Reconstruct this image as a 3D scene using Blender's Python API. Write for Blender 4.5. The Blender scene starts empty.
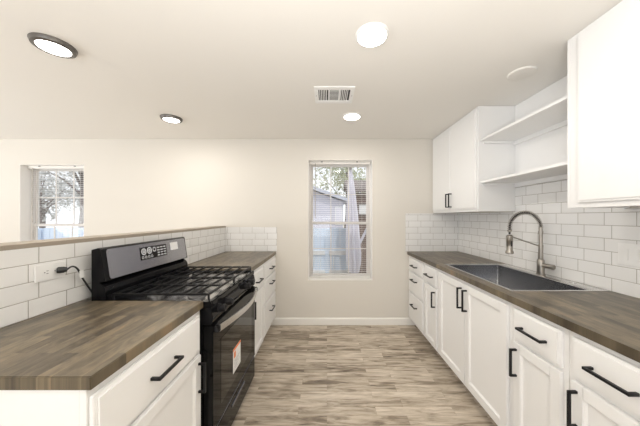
import bpy, bmesh, math, random
from mathutils import Vector, Matrix
random.seed(7)
PI = math.pi
SC = bpy.context.scene
COL = SC.collection

# ------------------------------------------------------------------ camera, world, sun, lights, exposure
CAM_Z = 1.37
F = 245.0
cd = bpy.data.cameras.new('camera'); cam = bpy.data.objects.new('camera', cd); COL.objects.link(cam)
cd.sensor_width = 36.0; cd.lens = 36.0 * F / 640.0
cd.shift_x = -7.0 / 640.0; cd.shift_y = 4.0 / 640.0
cd.clip_start = 0.02; cd.clip_end = 200
cam.location = (0, 0, CAM_Z); cam.rotation_euler = (PI / 2, 0, 0)
SC.camera = cam

vs = SC.view_settings
SC.display_settings.display_device = 'sRGB'
vs.view_transform = 'Standard'; vs.look = 'None'; vs.gamma = 1.0; vs.use_curve_mapping = False
vs.exposure = 0.48

w = bpy.data.worlds.new('sky'); SC.world = w; w.use_nodes = True
bg = w.node_tree.nodes['Background']
bg.inputs['Color'].default_value = (0.93, 0.95, 1.0, 1); bg.inputs['Strength'].default_value = 1.0

def lamp(name, kind, loc, rot, energy, color=(1, 1, 1), **kw):
    l = bpy.data.lights.new(name, kind); l.energy = energy; l.color = color
    for k, v in kw.items(): setattr(l, k, v)
    o = bpy.data.objects.new(name, l); COL.objects.link(o); o.location = loc; o.rotation_euler = rot
    return o
lamp('sun', 'SUN', (0, -8, 12), (math.radians(38), math.radians(8), 0), 0.9, (1, .96, .9), angle=math.radians(3))
# added fill lamps in the unseen rear and left wall openings, tilted upward
lamp('fill_rear', 'AREA', (-1.6, -2.95, 1.05), (math.radians(150), 0, 0), 45, (0.97, .985, 1.0), shape='RECTANGLE', size=3.5, size_y=1.5)
lamp('fill_left', 'AREA', (-5.55, 0.3, 1.2), (0, math.radians(-145), 0), 85, (0.97, .985, 1.0), shape='RECTANGLE', size=1.6, size_y=2.6)

# added unseen fill lamp near the camera, bounced off the ceiling
lamp('fill_bounce', 'AREA', (.05, -.40, 1.30), (math.radians(184), 0, 0), 42, (1, .985, .96), shape='RECTANGLE', size=.5, size_y=.5)

# ------------------------------------------------------------------ materials
def mat(name, color, rough=0.5, metal=0.0, emit=None, strength=0.0, spec=None, coat=0.0, noise=0.0, nscale=8.0, bump=0.0, bscale=200.0):
    m = bpy.data.materials.new(name); m.use_nodes = True
    nt = m.node_tree; b = nt.nodes['Principled BSDF']
    b.inputs['Base Color'].default_value = (*color, 1); b.inputs['Roughness'].default_value = rough
    b.inputs['Metallic'].default_value = metal
    if coat: b.inputs['Coat Weight'].default_value = coat; b.inputs['Coat Roughness'].default_value = 0.05
    if spec is not None: b.inputs['Specular IOR Level'].default_value = spec
    if emit: b.inputs['Emission Color'].default_value = (*emit, 1); b.inputs['Emission Strength'].default_value = strength
    tc = nt.nodes.new('ShaderNodeTexCoord')
    if noise:
        n = nt.nodes.new('ShaderNodeTexNoise'); n.inputs['Scale'].default_value = nscale; n.inputs['Detail'].default_value = 4
        nt.links.new(tc.outputs['Object'], n.inputs['Vector'])
        mx = nt.nodes.new('ShaderNodeMix'); mx.data_type = 'RGBA'
        mx.inputs[6].default_value = (*[c * (1 - noise) for c in color], 1)
        mx.inputs[7].default_value = (*[min(1, c * (1 + noise)) for c in color], 1)
        nt.links.new(n.outputs['Fac'], mx.inputs[0]); nt.links.new(mx.outputs[2], b.inputs['Base Color'])
    if bump:
        n = nt.nodes.new('ShaderNodeTexNoise'); n.inputs['Scale'].default_value = bscale; n.inputs['Detail'].default_value = 3
        nt.links.new(tc.outputs['Object'], n.inputs['Vector'])
        bp = nt.nodes.new('ShaderNodeBump'); bp.inputs['Strength'].default_value = bump; bp.inputs['Distance'].default_value = 0.002
        nt.links.new(n.outputs['Fac'], bp.inputs['Height']); nt.links.new(bp.outputs[0], b.inputs['Normal'])
    return m

def uv_vec(nt, ua, va, du=0.0, dv=0.0, su=1.0, sv=1.0):
    """vector (u, v, 0) from the world position, ua/va = axis index"""
    g = nt.nodes.new('ShaderNodeNewGeometry'); s = nt.nodes.new('ShaderNodeSeparateXYZ'); c = nt.nodes.new('ShaderNodeCombineXYZ')
    nt.links.new(g.outputs['Position'], s.inputs[0])
    for i, (a, d, k) in enumerate(((ua, du, su), (va, dv, sv))):
        m = nt.nodes.new('ShaderNodeMath'); m.operation = 'MULTIPLY_ADD'
        nt.links.new(s.outputs[a], m.inputs[0]); m.inputs[1].default_value = k; m.inputs[2].default_value = -d * k
        nt.links.new(m.outputs[0], c.inputs[i])
    return c.outputs[0]

COUNTER = 0.932
def tile_mat(name, ua, du, su=1.0):
    m = bpy.data.materials.new(name); m.use_nodes = True; nt = m.node_tree; b = nt.nodes['Principled BSDF']
    v = uv_vec(nt, ua, 2, du, COUNTER, su, 1.0)
    br = nt.nodes.new('ShaderNodeTexBrick'); nt.links.new(v, br.inputs['Vector'])
    br.offset = 0.25; br.offset_frequency = 2
    br.inputs['Scale'].default_value = 1.0; br.inputs['Brick Width'].default_value = 0.1555; br.inputs['Row Height'].default_value = 0.0775
    br.inputs['Mortar Size'].default_value = 0.0016; br.inputs['Mortar Smooth'].default_value = 0.3
    br.inputs['Color1'].default_value = (0.80, 0.795, 0.78, 1); br.inputs['Color2'].default_value = (0.84, 0.835, 0.825, 1)
    br.inputs['Mortar'].default_value = (0.36, 0.33, 0.29, 1)
    nt.links.new(br.outputs['Color'], b.inputs['Base Color'])
    b.inputs['Roughness'].default_value = 0.12
    n = nt.nodes.new('ShaderNodeTexNoise'); n.inputs['Scale'].default_value = 9
    nt.links.new(v, n.inputs['Vector'])
    # second, wider brick mask pillows the edges
    b2 = nt.nodes.new('ShaderNodeTexBrick'); nt.links.new(v, b2.inputs['Vector']); b2.offset = 0.25; b2.offset_frequency = 2
    b2.inputs['Scale'].default_value = 1.0; b2.inputs['Brick Width'].default_value = 0.1555; b2.inputs['Row Height'].default_value = 0.0775
    b2.inputs['Mortar Size'].default_value = 0.004; b2.inputs['Mortar Smooth'].default_value = 1.0
    ma = nt.nodes.new('ShaderNodeMath'); ma.operation = 'MULTIPLY_ADD'; nt.links.new(n.outputs['Fac'], ma.inputs[0]); ma.inputs[1].default_value = 0.6
    inv = nt.nodes.new('ShaderNodeMath'); inv.operation = 'SUBTRACT'; inv.inputs[0].default_value = 1; nt.links.new(b2.outputs['Fac'], inv.inputs[1])
    nt.links.new(inv.outputs[0], ma.inputs[2])
    bp = nt.nodes.new('ShaderNodeBump'); bp.inputs['Strength'].default_value = 0.6; bp.inputs['Distance'].default_value = 0.0015
    nt.links.new(ma.outputs[0], bp.inputs['Height']); nt.links.new(bp.outputs[0], b.inputs['Normal'])
    return m

def ramp(nt, src, stops):
    r = nt.nodes.new('ShaderNodeValToRGB'); e = r.color_ramp.elements
    while len(e) < len(stops): e.new(0.5)
    for el, (p, c) in zip(e, stops): el.position = p; el.color = (*c, 1)
    nt.links.new(src, r.inputs[0]); return r.outputs[0]

def plank_mat(name, ua, va, bw, rh, stops, gu, gv, rough, mortar, mix=0.45, seed=0.0, mort=0.001, bumpd=0.0006, coat=0.0):
    """boards: per-board tone + stretched grain"""
    m = bpy.data.materials.new(name); m.use_nodes = True; nt = m.node_tree; b = nt.nodes['Principled BSDF']
    v = uv_vec(nt, ua, va, seed, seed * .37)
    br = nt.nodes.new('ShaderNodeTexBrick'); nt.links.new(v, br.inputs['Vector']); br.offset = 0.37; br.offset_frequency = 2
    br.inputs['Scale'].default_value = 1; br.inputs['Brick Width'].default_value = bw; br.inputs['Row Height'].default_value = rh
    br.inputs['Mortar Size'].default_value = mort; br.inputs['Mortar Smooth'].default_value = 0.1; br.inputs['Bias'].default_value = 0
    br.inputs['Color1'].default_value = (0, 0, 0, 1); br.inputs['Color2'].default_value = (1, 1, 1, 1); br.inputs['Mortar'].default_value = (.5, .5, .5, 1)
    # board-wise offset so the grain breaks at joints
    off = nt.nodes.new('ShaderNodeVectorMath'); off.operation = 'MULTIPLY_ADD'
    nt.links.new(br.outputs['Color'], off.inputs[0]); off.inputs[1].default_value = (3.1, 7.7, 5.3); nt.links.new(v, off.inputs[2])
    mp = nt.nodes.new('ShaderNodeVectorMath'); mp.operation = 'MULTIPLY'; nt.links.new(off.outputs[0], mp.inputs[0]); mp.inputs[1].default_value = (gu, gv, 1)
    n1 = nt.nodes.new('ShaderNodeTexNoise'); n1.inputs['Scale'].default_value = 1.0; n1.inputs['Detail'].default_value = 6; n1.inputs['Roughness'].default_value = 0.62
    n1.inputs['Distortion'].default_value = 0.6
    nt.links.new(mp.outputs[0], n1.inputs['Vector'])
    mp2 = nt.nodes.new('ShaderNodeVectorMath'); mp2.operation = 'MULTIPLY'; nt.links.new(off.outputs[0], mp2.inputs[0]); mp2.inputs[1].default_value = (gu * 2.5, gv * 6, 1)
    n2 = nt.nodes.new('ShaderNodeTexNoise'); n2.inputs['Scale'].default_value = 1.0; n2.inputs['Detail'].default_value = 3
    nt.links.new(mp2.outputs[0], n2.inputs['Vector'])
    def mathn(op, a, bb, c=None):
        x = nt.nodes.new('ShaderNodeMath'); x.operation = op
        for i, q in enumerate((a, bb, c)):
            if q is None: continue
            if isinstance(q, (int, float)): x.inputs[i].default_value = q
            else: nt.links.new(q, x.inputs[i])
        return x.outputs[0]
    s = nt.nodes.new('ShaderNodeSeparateColor'); nt.links.new(br.outputs['Color'], s.inputs[0])
    a = mathn('MULTIPLY_ADD', n1.outputs['Fac'], 2.0, -0.5)
    t = mathn('MULTIPLY', s.outputs[0], mix)
    t = mathn('MULTIPLY_ADD', a, 1 - mix, t)
    t = mathn('MULTIPLY_ADD', n2.outputs['Fac'], 0.22, t)
    t = mathn('SUBTRACT', t, 0.11)
    c = ramp(nt, t, stops)
    mx = nt.nodes.new('ShaderNodeMix'); mx.data_type = 'RGBA'; nt.links.new(br.outputs['Fac'], mx.inputs[0]); nt.links.new(c, mx.inputs[6]); mx.inputs[7].default_value = (*mortar, 1)
    nt.links.new(mx.outputs[2], b.inputs['Base Color'])
    b.inputs['Roughness'].default_value = rough
    if coat: b.inputs['Coat Weight'].default_value = coat; b.inputs['Coat Roughness'].default_value = .25
    h = mathn('SUBTRACT', mathn('MULTIPLY', n2.outputs['Fac'], 0.4), br.outputs['Fac'])
    bp = nt.nodes.new('ShaderNodeBump'); bp.inputs['Strength'].default_value = 0.5; bp.inputs['Distance'].default_value = bumpd
    nt.links.new(h, bp.inputs['Height']); nt.links.new(bp.outputs[0], b.inputs['Normal'])
    return m

M = {}
M['wall'] = mat('wall_paint', (0.725, 0.69, 0.63), 0.75, bump=0.15, bscale=160)
M['ceil'] = mat('ceiling_paint', (0.88, 0.855, 0.81), 0.85, bump=0.2, bscale=120)
M['trim'] = mat('trim_paint', (0.86, 0.84, 0.80), 0.4)
M['cap'] = mat('half_wall_cap_paint', (0.36, 0.31, 0.25), 0.55, noise=.1)
M['cab'] = mat('cabinet_paint', (0.86, 0.855, 0.845), 0.38, bump=0.05, bscale=60)
M['cabin'] = mat('cabinet_interior', (0.80, 0.79, 0.76), 0.6)
M['black'] = mat('matte_black_metal', (0.016, 0.016, 0.018), 0.38, 0.3, spec=.3)
M['tile_r'] = tile_mat('subway_tile_right', 1, 1.482)
M['tile_p'] = tile_mat('subway_tile_half_wall', 1, 1.0936)
M['tile_bl'] = tile_mat('subway_tile_back', 0, -1.108, -1.0)
M['tile_br'] = tile_mat('subway_tile_back_right', 0, 1.62, -1.0)
M['counter'] = plank_mat('stained_butcher_block', 1, 0, 0.30, 0.042,
    [(0.14, (0.040, 0.031, 0.021)), (0.36, (0.084, 0.066, 0.043)), (0.56, (0.135, 0.107, 0.070)), (0.76, (0.20, 0.158, 0.10)), (0.95, (0.30, 0.19, 0.105))],
    9.0, 26.0, 0.33, (0.06, 0.05, 0.035), mix=0.36, mort=0.0004, bumpd=0.0004)
M['floor'] = plank_mat('vinyl_plank', 0, 1, 0.55, 0.078,
    [(0.16, (0.125, 0.094, 0.067)), (0.34, (0.255, 0.205, 0.153)), (0.52, (0.46, 0.39, 0.305)), (0.80, (0.65, 0.57, 0.475))],
    4.2, 26.0, 0.36, (0.28, 0.22, 0.15), mix=0.30, seed=3.3, mort=0.0006)
M['enamel'] = mat('black_enamel', (0.006, 0.006, 0.007), 0.10, spec=.14)
M['cooktop'] = mat('glossy_cooktop', (0.55, 0.55, 0.56), 0.18, 1.0)
M['iron'] = mat('cast_iron', (0.010, 0.010, 0.011), 0.35, noise=.3, nscale=60, spec=.25)
M['glass_black'] = mat('black_oven_glass', (0.005, 0.005, 0.005), 0.05, spec=.16)
M['glass_win'] = mat('oven_window_glass', (0.012, 0.011, 0.010), 0.03, spec=.55)
M['darksteel'] = mat('dark_stainless', (0.38, 0.39, 0.43), 0.22, 1.0, noise=.06, nscale=3)
M['steel'] = mat('brushed_stainless', (0.72, 0.715, 0.71), 0.24, 1.0, noise=.06, nscale=30)
M['nickel'] = mat('brushed_nickel', (0.36, 0.335, 0.30), 0.3, 1.0)
M['sink'] = mat('shaded_sink_steel', (0.36, 0.365, 0.38), 0.26, 1.0, noise=.05, nscale=40)  # same steel as the rim, darkened: bowl shade put into the colour
M['alu'] = mat('burner_metal', (0.30, 0.30, 0.30), 0.35, 1.0)
M['white_pl'] = mat('white_plastic', (0.85, 0.845, 0.83), 0.35)
M['slot'] = mat('dark_slot', (0.02, 0.02, 0.02), 0.6)
M['sticker'] = mat('paper_sticker', (0.86, 0.86, 0.85), 0.5)
M['orange'] = mat('orange_print', (0.85, 0.22, 0.05), 0.5)
M['greyprint'] = mat('grey_print', (0.33, 0.33, 0.34), 0.5)
M['display'] = mat('display_black', (0.01, 0.01, 0.012), 0.1)
M['glyph'] = mat('display_print', (0.75, 0.78, 0.80), 0.4)
M['cord'] = mat('black_rubber', (0.02, 0.02, 0.02), 0.5)
M['bronze'] = mat('bronze_trim', (0.16, 0.15, 0.14), 0.35, 0.7)
M['lens'] = mat('lit_lens', (1, 1, 1), 0.4, emit=(1.0, 0.96, 0.90), strength=7.0)
M['vinyl'] = mat('window_vinyl', (0.80, 0.77, 0.74), 0.6)
M['blind'] = mat('blind_vinyl', (0.83, 0.81, 0.77), 0.45)
M['slat'] = mat('blind_slat', (0.86, 0.84, 0.82), 0.5)
_n = M['slat'].node_tree; _a = _n.nodes.new('ShaderNodeBsdfTranslucent'); _a.inputs[0].default_value = (.95, .94, .93, 1)
_b = _n.nodes.new('ShaderNodeMixShader'); _b.inputs[0].default_value = .6
_n.links.new(_n.nodes['Principled BSDF'].outputs[0], _b.inputs[1]); _n.links.new(_a.outputs[0], _b.inputs[2]); _n.links.new(_b.outputs[0], _n.nodes['Material Output'].inputs[0])
M['lit_return'] = mat('lit_return_skin', (0.93, 0.91, 0.88), 0.5)  # white that puts the glare on the window returns into the colour
M['wand'] = mat('clear_wand', (0.45, 0.42, 0.38), 0.25)
M['ventwhite'] = mat('vent_enamel', (0.93, 0.925, 0.91), 0.4)
M['ventdark'] = mat('vent_duct', (0.06, 0.06, 0.06), 0.8)
M['rear'] = M['wall']
gl = bpy.data.materials.new('window_glass'); gl.use_nodes = True
_n = gl.node_tree; _n.nodes.remove(_n.nodes['Principled BSDF'])
_t = _n.nodes.new('ShaderNodeBsdfTransparent'); _g = _n.nodes.new('ShaderNodeBsdfGlossy'); _g.inputs['Roughness'].default_value = 0.02
_m = _n.nodes.new('ShaderNodeMixShader'); _m.inputs[0].default_value = 0.025
_t.inputs[0].default_value = (.96, .97, .97, 1)
_n.links.new(_t.outputs[0], _m.inputs[1]); _n.links.new(_g.outputs[0], _m.inputs[2]); _n.links.new(_m.outputs[0], _n.nodes['Material Output'].inputs[0])
M['glass'] = gl

# ------------------------------------------------------------------ mesh builder
class MB:
    def __init__(s): s.bm = bmesh.new()
    def box(s, x0, x1, y0, y1, z0, z1, bev=0.0, seg=2):
        t = bmesh.new(); bmesh.ops.create_cube(t, size=1.0)
        for v in t.verts: v.co = Vector(((x0 + x1) / 2 + v.co.x * abs(x1 - x0), (y0 + y1) / 2 + v.co.y * abs(y1 - y0), (z0 + z1) / 2 + v.co.z * abs(z1 - z0)))
        if bev: bmesh.ops.bevel(t, geom=list(t.edges), offset=bev, segments=seg, affect='EDGES', clamp_overlap=True)
        s._merge(t); return s
    def _merge(s, t):
        me = bpy.data.meshes.new('tmp'); t.to_mesh(me); t.free(); s.bm.from_mesh(me); bpy.data.meshes.remove(me)
    def prism(s, prof, axis, lo, hi, bev=0.0):
        """prof: list of (a,b) in the two other axes (cyclic order), extruded on axis"""
        t = bmesh.new(); o = [i for i in range(3) if i != axis]; vs_ = []
        for p in prof:
            c = [0, 0, 0]; c[o[0]] = p[0]; c[o[1]] = p[1]; c[axis] = lo; vs_.append(t.verts.new(c))
        f = t.faces.new(vs_); r = bmesh.ops.extrude_face_region(t, geom=[f])
        for e in r['geom']:
            if isinstance(e, bmesh.types.BMVert): e.co[axis] = hi
        bmesh.ops.recalc_face_normals(t, faces=t.faces)
        if bev: bmesh.ops.bevel(t, geom=list(t.edges), offset=bev, segments=2, affect='EDGES', clamp_overlap=True)
        s._merge(t); return s
    def tube(s, pts, r, seg=10, closed=False):
        pts = [Vector(p) for p in pts]; n = len(pts); rings = []; up = None
        rr = r if isinstance(r, (list, tuple)) else [r] * n
        for i, p in enumerate(pts):
            a = pts[i - 1] if (i > 0 or closed) else p; b = pts[(i + 1) % n] if (i < n - 1 or closed) else p
            d = (b - a).normalized()
            if up is None:
                up = Vector((0, 0, 1)) if abs(d.z) < .9 else Vector((1, 0, 0))
            up = (up - d * up.dot(d)).normalized(); q = d.cross(up)
            rings.append([s.bm.verts.new(p + (up * math.cos(2 * PI * k / seg) + q * math.sin(2 * PI * k / seg)) * rr[i]) for k in range(seg)])
        m = n if closed else n - 1
        for i in range(m):
            A, B = rings[i], rings[(i + 1) % n]
            for k in range(seg): s.bm.faces.new((A[k], A[(k + 1) % seg], B[(k + 1) % seg], B[k]))
        if not closed:
            s.bm.faces.new(rings[0][::-1]); s.bm.faces.new(rings[-1])
        return s
    def lathe(s, prof, c, axis=(0, 0, 1), seg=28):
        """prof: list of (r, h) along axis from point c"""
        ax = Vector(axis).normalized(); u = Vector((1, 0, 0)) if abs(ax.x) < .9 else Vector((0, 1, 0)); u = (u - ax * u.dot(ax)).normalized(); v = ax.cross(u); c = Vector(c)
        rings = []
        for r, h in prof:
            if r < 1e-6: rings.append([s.bm.verts.new(c + ax * h)])
            else: rings.append([s.bm.verts.new(c + ax * h + (u * math.cos(2 * PI * k / seg) + v * math.sin(2 * PI * k / seg)) * r) for k in range(seg)])
        for A, B in zip(rings, rings[1:]):
            for k in range(seg):
                k2 = (k + 1) % seg
                if len(A) == 1 and len(B) == 1: continue
                if len(A) == 1: s.bm.faces.new((A[0], B[k2], B[k]))
                elif len(B) == 1: s.bm.faces.new((A[k], A[k2], B[0]))
                else: s.bm.faces.new((A[k], A[k2], B[k2], B[k]))
        if len(rings[0]) > 1: s.bm.faces.new(rings[0][::-1])
        if len(rings[-1]) > 1: s.bm.faces.new(rings[-1])
        return s
    def bar(s, p0, p1, w_, h_, bev=0.0):
        """rectangular bar between two points, w_ horizontal, h_ the other"""
        p0, p1 = Vector(p0), Vector(p1); d = p1 - p0; L = d.length; d.normalize()
        t = bmesh.new(); bmesh.ops.create_cube(t, size=1.0)
        up = Vector((0, 0, 1)) if abs(d.z) < .95 else Vector((1, 0, 0)); q = up.cross(d).normalized(); up2 = d.cross(q)
        for v in t.verts: v.co = (p0 + p1) / 2 + d * v.co.x * L + q * v.co.y * w_ + up2 * v.co.z * h_
        bmesh.ops.recalc_face_normals(t, faces=t.faces)
        if bev: bmesh.ops.bevel(t, geom=list(t.edges), offset=bev, segments=2, affect='EDGES', clamp_overlap=True)
        s._merge(t); return s
    def build(s, name, m, parent=None, smooth=True, angle=35):
        bmesh.ops.recalc_face_normals(s.bm, faces=s.bm.faces)
        me = bpy.data.meshes.new(name); s.bm.to_mesh(me); s.bm.free()
        o = bpy.data.objects.new(name, me); COL.objects.link(o); me.materials.append(m)
        if parent is not None:
            base = Vector((0, 0, 0)); p = parent
            while p: base += p.location; p = p.parent
            me.transform(Matrix.Translation(-base)); o.parent = parent
        else:
            xs = [v.co for v in me.vertices]
            c = Vector(((min(v.x for v in xs) + max(v.x for v in xs)) / 2, (min(v.y for v in xs) + max(v.y for v in xs)) / 2, min(v.z for v in xs)))
            me.transform(Matrix.Translation(-c)); o.location = c
        if smooth:
            for p in me.polygons: p.use_smooth = True
            try: me.set_sharp_from_angle(angle=math.radians(angle))
            except Exception: pass
        return o

def tag(o, label=None, cat=None, group=None, kind=None):
    if label: o['label'] = label
    if cat: o['category'] = cat
    if group: o['group'] = group
    if kind: o['kind'] = kind
    return o
def thing(name, loc, label, cat, group=None):
    o = bpy.data.objects.new(name, None); COL.objects.link(o); o.location = loc; o.empty_display_size = .05
    return tag(o, label, cat, group)
def struct(o): o['kind'] = 'structure'; return o

# ------------------------------------------------------------------ dimensions
YB = 3.12            # inner face of the back wall
XR = 1.685            # right wall
XL = -5.45           # far left wall
YR = -2.9            # rear wall
CEIL = 2.363
XP = -1.286          # tiled face of the half wall
LFX = -0.647; RFX = 1.0195   # counter fronts
WT = 0.18
WINS = {'1': (-0.239, 0.578, 0.561, 2.097), '2': (-3.912, -3.095, 0.561, 2.04)}

# ------------------------------------------------------------------ structure
struct(MB().box(XL - .2, XR + .2, YR - .2, YB + WT, -.12, 0).build('floor', M['floor'], smooth=False))
struct(MB().box(XL - .2, XR + .2, YR - .2, YB + WT, CEIL, CEIL + .12).build('ceiling', M['ceil'], smooth=False))
wb = MB()
a, b_ = WINS['1'], WINS['2']
def grid_wall(mb, x0, x1, z0, z1, y0, y1, holes):
    xs = sorted({x0, x1, *[h[0] for h in holes], *[h[1] for h in holes]})
    for i in range(len(xs) - 1):
        xa, xb = xs[i], xs[i + 1]
        hs = [h for h in holes if h[0] <= xa + 1e-6 and h[1] >= xb - 1e-6]
        if not hs: mb.box(xa, xb, y0, y1, z0, z1)
        else:
            mb.box(xa, xb, y0, y1, z0, hs[0][2]); mb.box(xa, xb, y0, y1, hs[0][3], z1)
grid_wall(wb, XL, XR, 0, CEIL, YB, YB + WT, [a, b_])
bmesh.ops.remove_doubles(wb.bm, verts=wb.bm.verts, dist=1e-5)
struct(wb.build('wall_back', M['wall'], smooth=False))
struct(MB().box(XR, XR + .15, YR, YB, 0, CEIL).build('wall_right', M['wall'], smooth=False))
# left and rear walls, out of view; openings added to let in light
wl = MB()
for (y0, y1, z0, z1) in ((YR, -1.0, 0, CEIL), (1.6, YB, 0, CEIL), (-1.0, 1.6, 0, .5), (-1.0, 1.6, 2.1, CEIL)): wl.box(XL - .15, XL, y0, y1, z0, z1)
struct(wl.build('wall_left', M['wall'], smooth=False))
wr = MB()
for (x0, x1, z0, z1) in ((XL, -3.4, 0, CEIL), (.2, XR, 0, CEIL), (-3.4, .2, 0, .25), (-3.4, .2, 2.25, CEIL)): wr.box(x0, x1, YR - .1, YR, z0, z1)
struct(wr.build('wall_rear', M['wall'], smooth=False))
# half wall between the kitchen and the living room
PW = 0.135; PTOP = 1.248
struct(MB().box(XP - .008 - PW, XP - .008, 0.10, YB, 0, PTOP - .012).build('wall_half', M['wall'], smooth=False))
struct(MB().box(XP - .012 - PW, XP - .001, 0.09, YB, PTOP - .012, PTOP + .008, .002).build('trim_1', M['cap']))
# baseboards
def baseboard(name, segs, side):
    mb = MB()
    for s_ in segs:
        if side == 'y':
            x0, x1, y = s_
            mb.prism([(y, 0), (y - .014, 0), (y - .014, .072), (y - .009, .084), (y, .088)], 0, x0, x1)
        else:
            y0, y1, x, sg = s_
            mb.prism([(x, 0), (x + sg * .014, 0), (x + sg * .014, .072), (x + sg * .009, .084), (x, .088)], 1, y0, y1)
    return struct(mb.build(name, M['trim'], smooth=False))
baseboard('baseboard_back', [(LFX - .10, RFX + .095, YB), (XL, XP - .008 - PW, YB)], 'y')
baseboard('baseboard_right', [(YR, .60, XR, -1)], 'x')
baseboard('baseboard_left', [(YR, YB - .014, XL, 1)], 'x')

# windows of the back wall
def window(n, x0, x1, z0, z1):
    root = bpy.data.objects.new('window_' + n, None); COL.objects.link(root); root.location = ((x0 + x1) / 2, YB + .14, z0); struct(root)
    ya, yb = YB + .115, YB + .175
    fw = .028
    fr = MB()
    fr.box(x0, x0 + fw, ya, yb, z0, z1, .003); fr.box(x1 - fw, x1, ya, yb, z0, z1, .003)
    fr.box(x0 + fw, x1 - fw, ya, yb, z1 - fw, z1, .003); fr.box(x0 + fw, x1 - fw, ya, yb, z0, z0 + fw, .003)
    fr.build('window_frame', M['vinyl'], root)
    zm = z0 + (z1 - z0) * .475
    for nm, za, zb, y in (('lower', z0 + fw, zm + .018, ya + .012), ('upper', zm - .018, z1 - fw, ya + .034)):
        s_ = MB(); xa, xb = x0 + fw + .001, x1 - fw - .001; sw = .026
        s_.box(xa, xa + sw, y, y + .02, za, zb, .002); s_.box(xb - sw, xb, y, y + .02, za, zb, .002)
        s_.box(xa + sw, xb - sw, y, y + .02, za, za + sw + .006, .002); s_.box(xa + sw, xb - sw, y, y + .02, zb - sw - .006, zb, .002)
        sash = s_.build('sash', M['vinyl'], root)
        mn = MB()
        for k in (1, 2):
            xx = xa + sw + (xb - xa - 2 * sw) * k / 3; mn.box(xx - .006, xx + .006, y + .005, y + .015, za + .03, zb - .03)
        zz = (za + zb) / 2; mn.box(xa + sw, xb - sw, y + .0055, y + .0145, zz - .006, zz + .006)
        mn.build('muntin', M['vinyl'], sash, smooth=False)
        MB().box(xa + .02, xb - .02, y + .008, y + .012, za + .02, zb - .02).build('pane', M['glass'], sash, smooth=False)
    jl = MB(); e = .004
    jl.box(x0 + .0003, x0 + e, YB + .0005, ya, z0 + .0005, z1 - .0005); jl.box(x1 - e, x1 - .0003, YB + .0005, ya, z0 + .0005, z1 - .0005); jl.box(x0 + e, x1 - e, YB + .0005, ya, z1 - e, z1 - .0005)
    jl.build('lit_return_skin', M['lit_return'], root, smooth=False)  # thin skin added over the recess to carry its painted brightness
    si = MB().box(x0 + .001, x1 - .001, YB + .002, ya, z0, z0 + .012, .002); si.build('window_sill', M['trim'], root)
    return root
for n, v in WINS.items(): window(n, *v)

def blind(x0, x1, z0, z1, label):
    t = thing('window_blind', ((x0 + x1) / 2, YB + .085, z1), label, 'window blind', 'slatted window blinds')
    xa, xb = x0 + .012, x1 - .012; yc = YB + .09
    MB().box(xa, xb, yc - .02, yc + .02, z1 - .04, z1 - .002, .002).build('headrail', M['blind'], t)
    sl = MB(); z = z1 - .06; zb = z0 + .045
    while z > zb:
        # slightly crowned slat
        sl.prism([(yc - .009, z), (yc, z + .0015), (yc + .009, z), (yc + .009, z + .0006), (yc, z + .0021), (yc - .009, z + .0006)], 0, xa + .003, xb - .003)
        z -= .0265
    tag(sl.build('slat', M['slat'], t, smooth=False), kind='stuff')
    MB().box(xa + .002, xb - .002, yc - .012, yc + .012, z0 + .018, z0 + .034, .002).build('bottom_rail', M['blind'], t)
    for fx in (.14, .5, .86):
        x = xa + (xb - xa) * fx
        MB().tube([(x, yc - .013, z1 - .04), (x, yc - .013, z0 + .03)], .0011, 6).build('ladder_cord', M['blind'], t)
    for fx in (.2, .78):
        x = xa + (xb - xa) * fx
        MB().box(x - .012, x + .012, yc - .026, yc - .02, z1 - .016, z1 - .004, .001).build('bracket_clip', M['alu'], t)
    x = xa + .075
    MB().tube([(x, yc - .024, z1 - .03), (x, yc - .026, z1 - .74)], .0045, 6).build('tilt_wand', M['wand'], t)
    return t
blind(*WINS['1'], 'open white slatted blind in the centre window between the two cabinet runs')
blind(*WINS['2'], 'open white slatted blind in the left window seen over the half wall')

# ------------------------------------------------------------------ tiled backsplashes
T = .008
g = 'white subway tile backsplashes'
tag(MB().box(XP - T + .001, XP, .30, YB - T, COUNTER, PTOP - .012).build('tile_backsplash', M['tile_p'], smooth=False), 'white subway tile facing the half wall behind the gas range', 'backsplash', g)
tag(MB().box(XP, LFX + .008, YB - T, YB, COUNTER, COUNTER + .31).build('tile_backsplash', M['tile_bl'], smooth=False), 'small square of white subway tile on back wall left of the centre window', 'backsplash', g)
tag(MB().box(RFX - .02, XR - T, YB - T, YB, COUNTER, 1.415).build('tile_backsplash', M['tile_br'], smooth=False), 'white subway tile on back wall under the far wall cabinet', 'backsplash', g)
tr = MB().box(XR - T, XR - .0008, .60, YB - .001, COUNTER, 1.415); tr.box(XR - T, XR - .0008, 1.380, 2.184, 1.415, 1.634)
tag(tr.build('tile_backsplash', M['tile_r'], smooth=False), 'long white subway tile wall behind sink and spring faucet', 'backsplash', g)

# ------------------------------------------------------------------ cabinets
def pull(parent, cx, cy, cz, sgn, vertical, L=.15):
    """bar pull on a face at x=cx facing sgn*x"""
    p = MB(); off = .032; r = .0055; xf = cx + sgn * off
    if vertical:
        p.box(xf - r, xf + r, cy - r, cy + r, cz - L / 2, cz + L / 2, .0012)
        for s_ in (-1, 1):
            z = cz + s_ * (L / 2 - r); p.box(min(cx, xf), max(cx, xf), cy - r, cy + r, z - r, z + r, .0012)
    else:
        p.box(xf - r, xf + r, cy - L / 2, cy + L / 2, cz - r, cz + r, .0012)
        for s_ in (-1, 1):
            y = cy + s_ * (L / 2 - r); p.box(min(cx, xf), max(cx, xf), y - r, y + r, cz - r, cz + r, .0012)
    return p.build('handle', M['black'], parent)

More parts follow.
